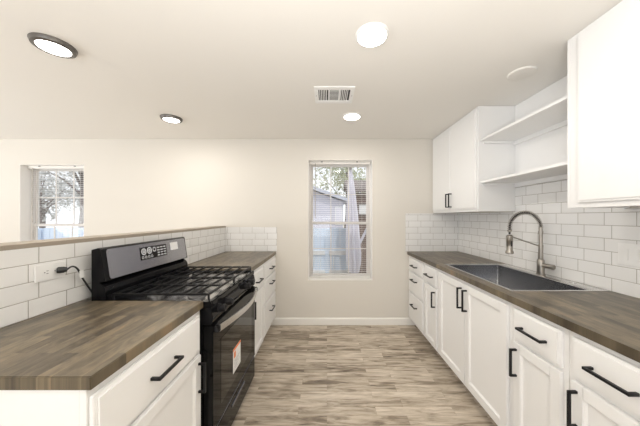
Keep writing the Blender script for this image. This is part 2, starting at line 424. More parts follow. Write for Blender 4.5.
def shaker(name, parent, fx, sgn, y0, y1, z0, z1, th=.019, rail=.055):
    """five-piece front; its back face lies on x=fx and it faces sgn*x"""
    m = MB(); xa, xb = sorted((fx, fx + sgn * th)); bv = .0022
    m.box(xa, xb, y0, y0 + rail, z0, z1, bv); m.box(xa, xb, y1 - rail, y1, z0, z1, bv)
    m.box(xa, xb, y0 + rail - .002, y1 - rail + .002, z0, z0 + rail, bv); m.box(xa, xb, y0 + rail - .002, y1 - rail + .002, z1 - rail, z1, bv)
    xp = fx + sgn * th * .40; pa, pb = sorted((fx, xp))
    m.box(pa, pb, y0 + rail - .004, y1 - rail + .004, z0 + rail - .004, z1 - rail + .004)
    # sloped inner bead
    q = .008; top = fx + sgn * (th * .80)
    for (ya, yb, s1) in ((y0 + rail, y0 + rail + q, 1), (y1 - rail, y1 - rail - q, -1)):
        m.prism([(fx, ya - s1 * .001), (top, ya - s1 * .001), (xp, yb), (fx, yb)], 2, z0 + rail, z1 - rail)
    for (za, zb, s1) in ((z0 + rail, z0 + rail + q, 1), (z1 - rail, z1 - rail - q, -1)):
        m.prism([(fx, za - s1 * .001), (top, za - s1 * .001), (xp, zb), (fx, zb)], 1, y0 + rail, y1 - rail)
    return m.build(name, M['cab'], parent)

def slab(name, parent, fx, sgn, y0, y1, z0, z1, th=.019):
    m = MB(); xa, xb = sorted((fx, fx + sgn * th * .7)); m.box(xa, xb, y0, y1, z0, z1, .002)
    xa, xb = sorted((fx, fx + sgn * th)); m.box(xa, xb, y0 + .009, y1 - .009, z0 + .009, z1 - .009, .004)
    return m.build(name, M['cab'], parent)

BT = COUNTER - .038   # underside of the worktop
KICK = .095
def base_cabinet(side, y0, y1, kind, label, handle_side=0, end_panel=False, group='white base cabinets'):
    """side 'R' or 'L'; kind 'stack','drawer_door','sink'"""
    sgn = -1 if side == 'R' else 1
    ff = RFX + .026 if side == 'R' else LFX - .018        # face frame plane
    back = XR - .002 if side == 'R' else XP - .006
    t = thing('base_cabinet', ((ff + back) / 2, (y0 + y1) / 2, 0), label, 'cabinet', group)
    b = MB(); y0 += .0008; y1 -= .0008
    xa, xb = sorted((ff, back)); fr = .019; pt = .016
    # carcass: sides, bottom, back, kick board, face frame
    for ya, yb in ((y0, y0 + pt), (y1 - pt, y1)):
        b.box(*sorted((ff - sgn * fr, back)), ya, yb, KICK, BT)
        b.box(*sorted((ff - sgn * .075, back)), ya, yb, 0, KICK)
    b.box(*sorted((ff - sgn * fr, back)), y0 + pt, y1 - pt, KICK, KICK + .016)
    b.box(*sorted((back + sgn * .006, back)), y0 + pt, y1 - pt, KICK, BT)
    b.box(*sorted((ff - sgn * .075, ff - sgn * .09)), y0 + pt, y1 - pt, 0, KICK)
    st = .038
    f0, f1 = sorted((ff, ff - sgn * fr))
    b.box(f0, f1, y0, y0 + st, KICK, BT, .0008); b.box(f0, f1, y1 - st, y1, KICK, BT, .0008)
    b.box(f0, f1, y0 + st, y1 - st, BT - st, BT, .0008); b.box(f0, f1, y0 + st, y1 - st, KICK, KICK + .03, .0008)
    if kind == 'drawer_door': b.box(f0, f1, y0 + st, y1 - st, BT - .026 - (.185 if side == 'L' else .166) - .03, BT - .026 - (.185 if side == 'L' else .166) + .014)
    if kind == 'stack':
        for zz in (.163, .419): b.box(f0, f1, y0 + st, y1 - st, BT - .026 - zz - .022, BT - .026 - zz + .022)
    if kind == 'sink': b.box(f0, f1, (y0 + y1) / 2 - .02, (y0 + y1) / 2 + .02, KICK + .03, BT - st)
    b.build('body', M['cab'], t)
    ov = .023; a0, a1 = (y0 + (.007 if side == 'L' and y0 < 1 else ov)), y1 - ov; top = BT - .026; bot = KICK + .02; dh = .185 if side == 'L' else .166
    if kind == 'stack':
        zs = [(top - .155, top), (top - .155 - .016 - .24, top - .171), (bot, top - .155 - .032 - .24)]
        for i, (za, zb) in enumerate(zs):
            d = (slab if i == 0 else slab)('drawer', t, ff, sgn, a0, a1, za, zb)
            pull(d, ff + sgn * .019, (a0 + a1) / 2, (za + zb) / 2 + (.0 if i == 0 else .045), sgn, False)
    elif kind == 'drawer_door':
        d = slab('drawer', t, ff, sgn, a0, a1, top - dh, top); pull(d, ff + sgn * .019, (a0 + a1) / 2, top - dh / 2, sgn, False)
        zt = top - dh - .016
        d = shaker('door', t, ff, sgn, a0, a1, bot, zt, rail=.05)
        hy = a0 + .025 if handle_side < 0 else a1 - .025
        pull(d, ff + sgn * .019, hy, zt - .03 - .075, sgn, True)
    elif kind == 'sink':
        mid = (a0 + a1) / 2
        for (ya, yb, hy) in ((a0, mid - .002, mid - .03), (mid + .002, a1, mid + .04)):
            d = shaker('door', t, ff, sgn, ya, yb, bot, top); pull(d, ff + sgn * .019, hy, top - .04 - .075, sgn, True, .16)
    return t
R1, R2, R3, R4, R5, R6 = YB - .002, 2.611, 2.284, 1.377, 1.056, .70
base_cabinet('R', R2, R1, 'stack', 'white three-drawer base cabinet on right side against the back wall')
base_cabinet('R', R3, R2, 'drawer_door', 'narrow white base cabinet with drawer between far drawers and sink cabinet', -1)
base_cabinet('R', R4, R3, 'sink', 'wide white two-door base cabinet under the stainless sink')
base_cabinet('R', R5, R4, 'drawer_door', 'narrow white drawer-over-door base cabinet just nearer than the sink cabinet', 1)
base_cabinet('R', R6, R5, 'drawer_door', 'white drawer-over-door base cabinet nearest the camera on the right', 1)
LN0, LN1 = .676, 1.280
base_cabinet('L', LN0, LN1, 'drawer_door', 'white base cabinet with plain end panel before the range, lower left', 1)
L2, L3 = 2.06, 2.52
base_cabinet('L', L2, L3, 'drawer_door', 'white drawer-over-door base cabinet just beyond the range on the left', -1)
base_cabinet('L', L3, YB - .002, 'stack', 'white three-drawer base cabinet on left side against the back wall')

# worktops
def worktop(x0, x1, y0, y1, label, hole=None):
    m = MB(); z0, z1 = BT, COUNTER
    if hole is None: m.box(x0, x1, y0, y1, z0, z1, .0025)
    else:
        hx0, hx1, hy0, hy1 = hole
        t = bmesh.new()
        xs = [x0, hx0, hx1, x1]; ys = [y0, hy0, hy1, y1]
        V = {(i, j, k): t.verts.new((xs[i], ys[j], (z0, z1)[k])) for i in range(4) for j in range(4) for k in range(2)}
        for i in range(3):
            for j in range(3):
                if (i, j) == (1, 1): continue
                for k in range(2): t.faces.new([V[i, j, k], V[i + 1, j, k], V[i + 1, j + 1, k], V[i, j + 1, k]])
        def q(a, b): t.faces.new([V[a[0], a[1], 0], V[b[0], b[1], 0], V[b[0], b[1], 1], V[a[0], a[1], 1]])
        for i in range(3): q((i, 0), (i + 1, 0)); q((i, 3), (i + 1, 3)); q((0, i), (0, i + 1)); q((3, i), (3, i + 1))
        q((1, 1), (2, 1)); q((1, 2), (2, 2)); q((1, 1), (1, 2)); q((2, 1), (2, 2))
        bmesh.ops.recalc_face_normals(t, faces=t.faces); m._merge(t)
    return tag(m.build('worktop', M['counter'], smooth=False), label, 'countertop', 'dark stained wooden worktops')
SX0, SX1, SY0, SY1 = 1.083, 1.660, 1.438, 2.27
worktop(RFX, XR - T, .685, YB - T, 'long grey-brown butcher block worktop holding the sink on the right', (SX0 + .012, SX1 - .03, SY0 + .012, SY1 - .012))
worktop(XP, LFX, .671, 1.283, 'grey-brown butcher block worktop nearer than the range, lower left')
worktop(XP, LFX, 2.058, YB - T, 'grey-brown butcher block worktop between the range and back wall')

# ------------------------------------------------------------------ wall cabinets and open shelves
UF = 1.351; UB = 1.42; UT = CEIL - .003
def wall_cabinet(y0, y1, label, handles, group='white wall cabinets'):
    t = thing('wall_cabinet', ((UF + XR) / 2, (y0 + y1) / 2, UB), label, 'cabinet', group)
    b = MB(); pt = .016; xb = XR - .0015; f = UF
    b.box(f, xb, y0, y0 + pt, UB, UT, .001); b.box(f, xb, y1 - pt, y1, UB, UT, .001)
    b.box(f + .019, xb, y0 + pt, y1 - pt, UB + .008, UB + .024); b.box(f + .019, xb, y0 + pt, y1 - pt, UT - .016, UT)
    b.box(xb - .006, xb, y0 + pt, y1 - pt, UB + .02, UT - .016)
    sf = .038 if handles else .09
    b.box(f, f + .019, y0 + .038, y1 - sf, UB, UB + .04); b.box(f, f + .019, y0 + .038, y1 - sf, UT - .05, UT)
    b.box(f, f + .019, y0 + pt, y0 + .038, UB, UT); b.box(f, f + .019, y1 - (.038 if handles else .09), y1 - pt, UB, UT)
    b.build('body', M['cab'], t)
    a0, a1 = y0 + .016, y1 - (.016 if handles else .066); mid = (a0 + a1) / 2 if handles else 1.0
    for (ya, yb, hy) in ((a0, mid - .0015, mid - .03), (mid + .0015, a1, mid + .03)):
        d = slab('door', t, UF, -1, ya, yb, UB + .026, UT - .03)
        if handles: pull(d, UF - .019, hy, UB + .022 + .105, -1, True, .15)
    return t
UY = 2.186; NY = 1.378
wall_cabinet(UY, YB - .002, 'white two-door wall cabinet with black pulls in the far right corner', True)
wall_cabinet(.66, NY, 'large white wall cabinet nearest the camera at upper right', False)
def shelf(z, label):
    t = thing('open_shelf', ((1.365 + XR) / 2, (UY + NY) / 2, z), label, 'shelf', 'white open shelves over the sink')
    MB().box(1.365, XR - .0075, NY + .001, UY - .001, z - .019, z, .0015).build('shelf_board', M['cab'], t)
    for nm, bx in (('cleat', (XR - .024, XR - .0075, NY + .001, UY - .001)), ('cleat', (1.39, XR - .025, NY + .001, NY + .018)), ('cleat', (1.39, XR - .025, UY - .018, UY - .001))):
        zl = z - .019 - (.034 if bx[0] > 1.5 else .02)
        MB().box(*bx, zl, z - .0192, .001).build(nm, M['cab'], t)
tag(MB().box(XR - .007, XR - .0008, NY + .001, UY - .001, 1.636, CEIL - .002).build('back_panel', M['cab'], smooth=False), 'white flat panel on the wall behind the two open shelves', 'wall panel')
shelf(2.063, 'upper white open shelf between the two wall cabinets')
shelf(1.688, 'lower white open shelf just above the tile and faucet')

# ------------------------------------------------------------------ sink and faucet
t = thing('kitchen_sink', ((SX0 + SX1) / 2, (SY0 + SY1) / 2, COUNTER), 'rectangular stainless drop-in single-bowl sink set in right worktop', 'sink')
bx0, bx1, by0, by1 = SX0 + .024, 1.568, SY0 + .024, SY1 - .024; zr = COUNTER + .0045; zbm = COUNTER - .225
def rrect(x0, x1, y0, y1, r, n=5):
    out = []
    for cx, cy, a0 in ((x1 - r, y1 - r, 0), (x0 + r, y1 - r, 90), (x0 + r, y0 + r, 180), (x1 - r, y0 + r, 270)):
        for k in range(n + 1):
            a = math.radians(a0 + 90 * k / n); out.append((cx + r * math.cos(a), cy + r * math.sin(a)))
    return out
def loops(mb, lst, cap=True):
    rings = [[mb.bm.verts.new((x, y, z)) for x, y in rrect(*r[:5])] for r, z in lst]
    for A, B in zip(rings, rings[1:]):
        n = len(A)
        for k in range(n): mb.bm.faces.new((A[k], A[(k + 1) % n], B[(k + 1) % n], B[k]))
    if cap: mb.bm.faces.new(rings[-1])
    return rings
rm = MB()
loops(rm, [((SX0, SX1, SY0, SY1, .012), COUNTER + .0003), ((SX0, SX1, SY0, SY1, .012), zr - .001), ((SX0 + .004, SX1 - .004, SY0 + .004, SY1 - .004, .012), zr + .001),
           ((bx0 - .004, bx1 + .004, by0 - .004, by1 + .004, .014), zr - .001), ((bx0, bx1, by0, by1, .012), zr - .006)], cap=False)
rm.build('rim', M['steel'], t, angle=50)
sk = MB()
loops(sk, [((bx0, bx1, by0, by1, .012), zr - .0062),
           ((bx0 + .003, bx1 - .003, by0 + .003, by1 - .003, .014), zbm + .02), ((bx0 + .012, bx1 - .012, by0 + .012, by1 - .012, .014), zbm + .004),
           ((bx0 + .03, bx1 - .03, by0 + .03, by1 - .03, .02), zbm)])
sk.build('bowl', M['sink'], t, angle=50)
cx, cy = (bx0 + bx1) / 2, (by0 + by1) / 2
MB().lathe([(.057, .0005), (.057, .003), (.045, .004), (.03, .001), (0, .001)], (cx, cy, zbm)).build('drain', M['steel'], t)
# deck hole cover
MB().lathe([(.019, 0), (.019, .003), (.012, .006), (0, .006)], (1.625, 1.62, zr)).build('hole_cover', M['steel'], t)

FX, FY, FZ = 1.618, 1.855, zr + .0016
t = thing('spring_faucet', (FX, FY, FZ), 'brushed nickel spring-neck kitchen faucet standing behind the sink', 'faucet')
MB().lathe([(.029, 0), (.029, .004), (.0245, .008), (.0235, .06), (.0235, .105), (.021, .11), (.0155, .114), (.0155, .20)], (FX, FY, FZ)).build('body', M['nickel'], t)
MB().lathe([(.0125, .2002), (.0125, .30), (.016, .302), (.016, .325), (.0125, .327), (.0125, .355)], (FX, FY, FZ)).build('riser', M['nickel'], t)
R_ = .118; zc = 1.285; arc = []
for k in range(41):
    a = PI * k / 40; arc.append(Vector((FX - R_ + R_ * math.cos(a), FY, zc + R_ * math.sin(a))))
drop = [Vector((FX - 2 * R_, FY, zc - d)) for d in (.015, .03, .045)]
path = arc + drop
MB().tube(path, .0065, 10).build('hose', M['slot'], t)
def helix(path, r, wire, turns, seg=12):
    L = [0]
    for p, q in zip(path, path[1:]): L.append(L[-1] + (q - p).length)
    tot = L[-1]; pts = []; N = turns * seg
    for i in range(N + 1):
        s_ = tot * i / N; j = 0
        while j < len(L) - 2 and L[j + 1] < s_: j += 1
        f_ = (s_ - L[j]) / max(1e-9, L[j + 1] - L[j]); p = path[j].lerp(path[j + 1], f_)
        d = (path[min(j + 1, len(path) - 1)] - path[max(j, 0)]).normalized()
        n = Vector((0, 1, 0)); b = d.cross(n).normalized(); ang = 2 * PI * i / seg
        pts.append(p + (n * math.cos(ang) + b * math.sin(ang)) * r)
    return pts
MB().tube(helix(path[:-1], .0135, .002, 32), .0022, 5).build('spring', M['nickel'], t)
hx = FX - 2 * R_
MB().lathe([(.0145, 0), (.0145, .012)], (hx, FY, 1.262)).build('collar', M['nickel'], t)
hd = MB().lathe([(.022, 0), (.027, .004), (.027, .014), (.0205, .028), (.020, .085), (.0225, .09), (.0225, .135), (.014, .144)], (hx, FY, 1.092)).build('spray_head', M['nickel'], t)
MB().box(hx - .004, hx + .004, FY - .026, FY - .016, 1.150, 1.190, .002).build('spray_button', M['slot'], hd)
arm = MB().tube([(hx, FY, 1.222), (hx + .03, FY, 1.216), (FX - .012, FY, 1.150)], .0045, 8)
arm.lathe([(.0215, 0), (.0215, .012)], (hx, FY, 1.216)); arm.lathe([(.0165, 0), (.0165, .02)], (FX, FY, 1.140))
arm.build('support_arm', M['nickel'], t)
hn = MB().lathe([(.0175, .018), (.0175, .075), (.019, .077), (.019, .088), (.015, .092)], (FX, FY, FZ + .068), (0.22, -1, 0))
hn.tube([(FX + .018, FY - .083, FZ + .068), (FX + .004, FY - .092, FZ + .070), (FX - .045, FY - .112, FZ + .082)], [.006, .0055, .0045], 8)
hn.build('lever_handle', M['nickel'], t)

# ------------------------------------------------------------------ gas range
RY0, RY1 = 1.290, 2.050; ym = (RY0 + RY1) / 2
t = thing('gas_range', ((-1.25 + -.62) / 2, ym, 0), 'black freestanding gas range with stainless backguard between the left worktops', 'range')
xbk, xfr = -1.240, -.655
MB().box(xbk, xfr, RY0, RY1, .035, .892, .003).build('body', M['enamel'], t)
# cooktop: pan with raised rim
ck = MB().box(-1.165, -.612, RY0 - .001, RY1 + .001, .893, .909, .004).build('cooktop', M['cooktop'], t)
c = MB()
for (x0, x1, y0, y1) in ((-1.165, -.610, RY0 - .002, RY0 + .014), (-1.165, -.610, RY1 - .014, RY1 + .002), (-.634, -.610, RY0 + .014, RY1 - .014)): c.box(x0, x1, y0, y1, .8925, .922, .004)
c.build('raised_rim', M['enamel'], ck)
# control panel
c = MB().prism([(xfr, .80), (-.612, .80), (-.606, .806), (-.600, .84), (-.612, .8915), (xfr, .8915)], 1, RY0, RY1, .002)
c.build('control_panel', M['enamel'], t)
for y in (1.375, 1.475, 1.815, 1.905):
    ax = Vector((1, 0, .12)).normalized()
    k = MB().lathe([(.027, 0), (.027, .006), (.022, .008), (.0205, .036), (.018, .039), (0, .039)], (-.606, y, .858), ax, 24)
    k.bar(Vector((-.606, y, .858)) + ax * .028 - Vector((0, 0, .017)), Vector((-.606, y, .858)) + ax * .028 + Vector((0, 0, .017)), .009, .028, .002)
    k.build('knob', M['black'], t)
# oven door
XD = -.602
d = MB().box(xfr + .001, XD, RY0 + .004, RY1 - .004, .225, .795, .004).build('oven_door', M['glass_black'], t)
MB().box(XD, XD + .0015, RY0 + .10, RY1 - .10, .31, .68, .0006).build('oven_window', M['glass_win'], d)
hb = MB(); pts = []
N = 16
for k in range(N + 1):
    u = k / N; y = RY0 + .03 + (RY1 - RY0 - .06) * u; pts.append((XD + .020 + .048 * math.sin(PI * u), y, .772))
hb.prism([(p[0] + .007, p[1]) for p in pts] + [(p[0] - .007, p[1]) for p in pts[::-1]], 2, .753, .791, .002)
hb.build('door_handle', M['steel'], d)
for k, u in enumerate((RY0 + .03, RY1 - .03)):
    MB().box(XD - .001, XD + .028, u - .016, u + .016, .752, .792, .006).build('handle_bracket', M['black'], d)
st = MB().box(XD + .0016, XD + .0022, 1.565, 1.700, .365, .520).build('sticker', M['sticker'], d, smooth=False)
st['label'] = 'white and orange paper sticker'
MB().box(XD + .0023, XD + .0027, 1.565, 1.700, .505, .520).box(XD + .0023, XD + .0027, 1.58, 1.61, .455, .495).build('sticker_band', M['orange'], d, smooth=False)
lines = MB()
for i in range(7): lines.box(XD + .0023, XD + .0026, 1.58, 1.685 - .02 * (i % 3), .440 - i * .010, .4425 - i * .010)
lines.build('sticker_print', M['greyprint'], d, smooth=False)
MB().box(XD, XD + .003, RY0 + .004, RY1 - .004, .2255, .232, .001).build('door_edge_strip', M['darksteel'], d)
# storage drawer
d = MB().box(xfr + .001, XD - .002, RY0 + .004, RY1 - .004, .045, .214, .005).build('storage_drawer', M['glass_black'], t)
MB().box(XD - .002, XD + .004, ym - .12, ym + .12, .158, .178, .003).build('drawer_grip', M['darksteel'], d)
for (x, y) in ((-.66, RY0 + .04), (-.66, RY1 - .04), (-1.2, RY0 + .04), (-1.2, RY1 - .04)):
    MB().lathe([(.017, 0), (.017, .012), (.010, .014), (.010, .036)], (x, y, 0), seg=16).build('leg', M['black'], t)
# backguard
bgd = MB().prism([(xbk, .893), (xbk, 1.197), (-1.205, 1.206), (-1.192, 1.199), (-1.168, 1.030), (-1.200, 1.022), (-1.186, 1.014), (-1.172, 1.000), (-1.166, .980), (-1.1655, .950), (-1.1655, .893)], 1, RY0, RY1, .0)
bgd = bgd.build('backguard', M['enamel'], t, angle=25)
def onpanel(y, z, dx=0.0):   # point on the sloped face
    k = (1.199 - z) / (1.199 - 1.030); return (-1.192 + .024 * k + dx, y, z)
def panelbox(mb, y0, y1, z0, z1, t0, t1):
    (xa, _, _), (xb_, _, _) = onpanel(0, z0), onpanel(0, z1)
    mb.prism([(xa + t0, z0), (xa + t1, z0), (xb_ + t1, z1), (xb_ + t0, z1)], 1, y0, y1); return mb
pm = MB()
zlo, zhi = 1.036, 1.196; rr = .016; prof = []
for cy_, cz_, a0 in ((RY1 - .014 - rr, zhi - rr, 0), (RY0 + .026 + rr, zhi - rr, 90), (RY0 + .026 + rr, zlo + rr, 180), (RY1 - .014 - rr, zlo + rr, 270)):
    for k in range(6):
        a = math.radians(a0 + 18 * k); prof.append((cy_ + rr * math.cos(a), cz_ + rr * math.sin(a)))
front = [pm.bm.verts.new(onpanel(y, z, .004)) for y, z in prof]; bk = [pm.bm.verts.new(onpanel(y, z, .0)) for y, z in prof]
pm.bm.faces.new(front); pm.bm.faces.new(bk[::-1])
for i in range(len(prof)): j = (i + 1) % len(prof); pm.bm.faces.new((front[i], front[j], bk[j], bk[i]))
fp = pm.build('control_fascia', M['darksteel'], bgd)
fp['label'] = 'grey stainless panel'
dp = panelbox(MB(), 1.545, 1.800, 1.094, 1.174, .0041, .0048).build('display', M['display'], bgd, smooth=False)
gy = MB()
def seg_digit(mb, y, z, w_, h_, segs):
    th = .0022
    S = {'a': (y, y + w_, z + h_ - th, z + h_), 'g': (y, y + w_, z + h_ / 2 - th / 2, z + h_ / 2 + th / 2), 'd': (y, y + w_, z, z + th),
         'f': (y, y + th, z + h_ / 2, z + h_), 'e': (y, y + th, z, z + h_ / 2), 'b': (y + w_ - th, y + w_, z + h_ / 2, z + h_), 'c': (y + w_ - th, y + w_, z, z + h_ / 2)}
    for q in segs: a_ = S[q]; panelbox(mb, a_[0], a_[1], a_[2], a_[3], .0049, .0053)
# round printed key rings at left, key marks at right
def ring(mb, y, z, r, th=.0022, n=20):
    V = []
    for k in range(n):
        a = 2 * PI * k / n
        V.append([mb.bm.verts.new(onpanel(y + rr_ * math.cos(a), z + rr_ * math.sin(a), .0051)) for rr_ in (r, r - th)])
    for k in range(n):
        A, B = V[k], V[(k + 1) % n]; mb.bm.faces.new((A[0], B[0], B[1], A[1]))
for (y, z, r, th) in ((1.578, 1.146, .021, .006), (1.578, 1.146, .009, .005), (1.628, 1.148, .022, .006), (1.628, 1.148, .010, .006), (1.675, 1.150, .016, .005), (1.565, 1.110, .009, .003), (1.592, 1.110, .009, .003), (1.619, 1.110, .009, .003), (1.646, 1.110, .009, .003)): ring(gy, y, z, r, th)
for i in range(3):
    for j in range(4):
        y = 1.702 + i * .033; z = 1.103 + j * .0175; panelbox(gy, y, y + .022, z, z + .006, .0049, .0052)
gy.build('key_print', M['glyph'], dp, smooth=False)
sg = panelbox(MB(), 1.845, 1.935, 1.120, 1.176, .0041, .0046).build('label_sticker', M['sticker'], bgd, smooth=False)
# grates: two continuous cast-iron grates
GZ = .956
def grate(y0, y1):
    m = MB(); x0, x1 = -1.150, -.628; bw, bh = .009, .012
    m.bar((x0, y0 + .005, GZ), (x1, y0 + .005, GZ), bw, bh, .002); m.bar((x0, y1 - .005, GZ), (x1, y1 - .005, GZ), bw, bh, .002)
    n = 8
    for i in range(n):
        x = x0 + .005 + (x1 - x0 - .01) * i / (n - 1); m.bar((x, y0, GZ), (x, y1, GZ), bw, bh, .002)
    for fx in (.17, .5, .83):
        x = x0 + (x1 - x0) * fx
    m.bar((x0, (y0 + y1) / 2, GZ - .001), (x1, (y0 + y1) / 2, GZ - .001), bw, bh, .002)
    for fy in ():
        y = y0 + (y1 - y0) * fy
        for xa, xb_ in ((x0, x0 + .15), (x0 + .31, x1)): m.bar((xa, y, GZ - .001), (xb_, y, GZ - .001), bw * .8, bh * .9, .0015)
    for x in (x0 + .006, x1 - .006):
        for y in (y0 + .006, y1 - .006): m.bar((x, y, .9225 if x > -.66 else .9095), (x, y, GZ), .009, .009)
    return m.build('grate', M['iron'], t)
for g0, g1 in ((RY0 + .018, ym - .002), (ym + .002, RY1 - .018)): grate(g0, g1)
for (x, y, r) in ((-.76, RY0 + .15, .042), (-1.0, RY0 + .15, .036), (-.76, RY1 - .15, .036), (-1.0, RY1 - .15, .042), (-.875, ym, .034)):
    bnr = MB().lathe([(r + .010, 0), (r + .010, .004), (r, .008), (r, .018), (r - .004, .0185)], (x, y, .9092)).build('burner', M['alu'], t)
    MB().lathe([(r - .002, .019), (r - .001, .024), (r - .006, .027), (0, .027)], (x, y, .9092)).build('burner_cap', M['iron'], bnr)

# ------------------------------------------------------------------ outlets, cord
def slots(mb, x, y, z, sgn, horizontal):
    e = .0005
    def bx(dy, dz, hy, hz):
        if horizontal: dy, dz, hy, hz = dz, -dy, hz, hy
        xx = sorted((x, x + sgn * e)); mb.box(xx[0], xx[1], y + dy - hy, y + dy + hy, z + dz - hz, z + dz + hz)
    bx(-.006, .004, .001, .004); bx(.006, .004, .001, .004); bx(0, -.007, .002, .002)
t = thing('wall_outlet', (XP, 1.135, 1.115), 'white horizontal wall outlet on half wall tile with plug in it', 'outlet')
MB().box(XP + .0003, XP + .007, 1.074, 1.200, 1.080, 1.156, .002).build('cover_plate', M['white_pl'], t)
for y in (1.115, 1.157):
    r_ = MB().box(XP + .007, XP + .0092, y - .015, y + .015, 1.102, 1.134, .002).build('receptacle', M['white_pl'], t)
    s_ = MB(); slots(s_, XP + .0093, y, 1.118, 1, True); s_.build('slot', M['slot'], r_, smooth=False)
t = thing('power_cord', (XP + .03, 1.16, 1.118), 'black power cord from half wall outlet to the range back', 'cord')
plug = MB().lathe([(.013, 0), (.015, .006), (.0145, .022), (.010, .034)], (XP + .0102, 1.157, 1.118), (.75, .66, 0), 16)
pl_o = plug.build('plug', M['cord'], t)
P0 = Vector((XP + .012, 1.157, 1.118)); 
cpts = [P0 + Vector((.75, .66, 0)) * .032, Vector((XP + .040, 1.200, 1.128)), Vector((XP + .034, 1.232, 1.106)), Vector((XP + .026, 1.268, 1.045)), Vector((XP + .024, 1.305, .985)), Vector((XP + .024, 1.320, .96))]
def smooth_path(p, n=8):
    out = []
    for i in range(len(p) - 1):
        a_ = p[max(i - 1, 0)]; b = p[i]; c_ = p[i + 1]; d_ = p[min(i + 2, len(p) - 1)]
        for k in range(n):
            u = k / n; out.append(.5 * ((2 * b) + (-a_ + c_) * u + (2 * a_ - 5 * b + 4 * c_ - d_) * u * u + (-a_ + 3 * b - 3 * c_ + d_) * u ** 3))
    out.append(p[-1]); return out
MB().tube(smooth_path(cpts), .004, 8).build('cable', M['cord'], t)
MB().box(XP + .036, XP + .0372, 1.236, 1.258, 1.060, 1.098).build('warning_tag', M['sticker'], t)

t = thing('wall_switch', (XR - T, 1.35, 1.16), 'white double switch plate on right tile near the camera', 'switch')
xw = XR - T
MB().box(xw - .006, xw - .0003, 1.293, 1.409, 1.103, 1.222, .002).build('cover_plate', M['white_pl'], t)
for y in (1.328, 1.374):
    MB().box(xw - .0095, xw - .006, y - .0165, y + .0165, 1.129, 1.196, .0015).build('rocker', M['white_pl'], t)

# ------------------------------------------------------------------ ceiling fixtures
def ceiling_light(x, y, dark, label):
    t = thing('ceiling_light', (x, y, CEIL), label, 'light', 'round ceiling lights')
    if dark:
        MB().lathe([(.098, 0), (.098, .004), (.092, .020), (.078, .026), (.072, .022), (.072, .006), (0, .006)], (x, y, CEIL - .0002), (0, 0, -1), 40).build('trim_ring', M['bronze'], t)
        MB().lathe([(.0715, 0), (.0715, .002), (0, .003)], (x, y, CEIL - .020), (0, 0, -1), 40).build('lens', M['lens'], t); R = .07
    else:
        MB().lathe([(.090, 0), (.090, .003), (.084, .010), (.078, .012), (.078, .006), (0, .006)], (x, y, CEIL - .0002), (0, 0, -1), 40).build('trim_ring', M['white_pl'], t)
        MB().lathe([(.0775, 0), (.0775, .002), (0, .003)], (x, y, CEIL - .0095), (0, 0, -1), 40).build('lens', M['lens'], t); R = .075
    l = bpy.data.lights.new('bulb', 'AREA'); l.shape = 'DISK'; l.size = 2 * R; l.energy = 3.6; l.color = (1.0, .95, .88)
    o = bpy.data.objects.new('bulb', l); COL.objects.link(o); o.parent = t; o.location = (0, 0, -.032)
ceiling_light(.246, 1.337, False, 'lit white-rimmed ceiling light nearer the camera than the air vent')
ceiling_light(.246, 2.41, False, 'lit white-rimmed ceiling light between the air vent and back wall')
ceiling_light(-1.576, 1.414, True, 'lit bronze-rimmed ceiling light at the upper left corner')
ceiling_light(-1.56, 2.457, True, 'lit bronze-rimmed ceiling light farther back, nearer the back wall')
t = thing('ceiling_cover', (1.33, 1.69, CEIL), 'unlit round white cover plate on ceiling above the open shelves', 'ceiling cover')
MB().lathe([(.083, 0), (.083, .004), (.078, .009), (.066, .011), (0, .011)], (1.343, 1.69, CEIL - .0002), (0, 0, -1), 36).build('cover_disc', M['ceil'], t)
# air vent
t = thing('ceiling_vent', (.057, 1.99, CEIL), 'white rectangular ceiling air vent with dark louvers', 'vent')
vx0, vx1, vy0, vy1 = -.10, .215, 1.855, 2.125; fz0, fz1 = CEIL - .009, CEIL - .0003
fr = MB(); ix0, ix1, iy0, iy1 = vx0 + .032, vx1 - .032, vy0 + .045, vy1 - .045
fr.box(vx0, vx1, vy0, iy0, fz0, fz1, .003); fr.box(vx0, vx1, iy1, vy1, fz0, fz1, .003); fr.box(vx0, ix0, iy0, iy1, fz0, fz1, .003); fr.box(ix1, vx1, iy0, iy1, fz0, fz1, .003)
w3 = (ix1 - ix0) / 3
for k in (1, 2): fr.box(ix0 + w3 * k - .005, ix0 + w3 * k + .005, iy0, iy1, fz0, fz1)
fr.build('frame', M['ventwhite'], t)
MB().box(ix0, ix1, iy0, iy1, CEIL - .0016, CEIL - .0004).build('duct_opening', M['ventdark'], t, smooth=False)
lv = MB()
for k in (0, 2):
    sx = 1 if k == 2 else -1
    for i in range(5):
        x = ix0 + w3 * k + .010 + (w3 - .016) * i / 5
        lv.bar((x, iy0, CEIL - .006), (x, iy1, CEIL - .006), .006, .0012)
for i in range(9):
    y = iy0 + .01 + (iy1 - iy0 - .02) * i / 8; lv.bar((ix0 + w3 + .005, y, CEIL - .006), (ix0 + 2 * w3 - .005, y, CEIL - .006), .007, .0012)
lv.build('louver', M['ventwhite'], t)
for x in (vx0 + .014, vx1 - .014): MB().lathe([(.004, 0), (.003, .002), (0, .002)], (x, ym * 0 + 1.99, fz0), (0, 0, -1), 10).build('screw', M['alu'], t)

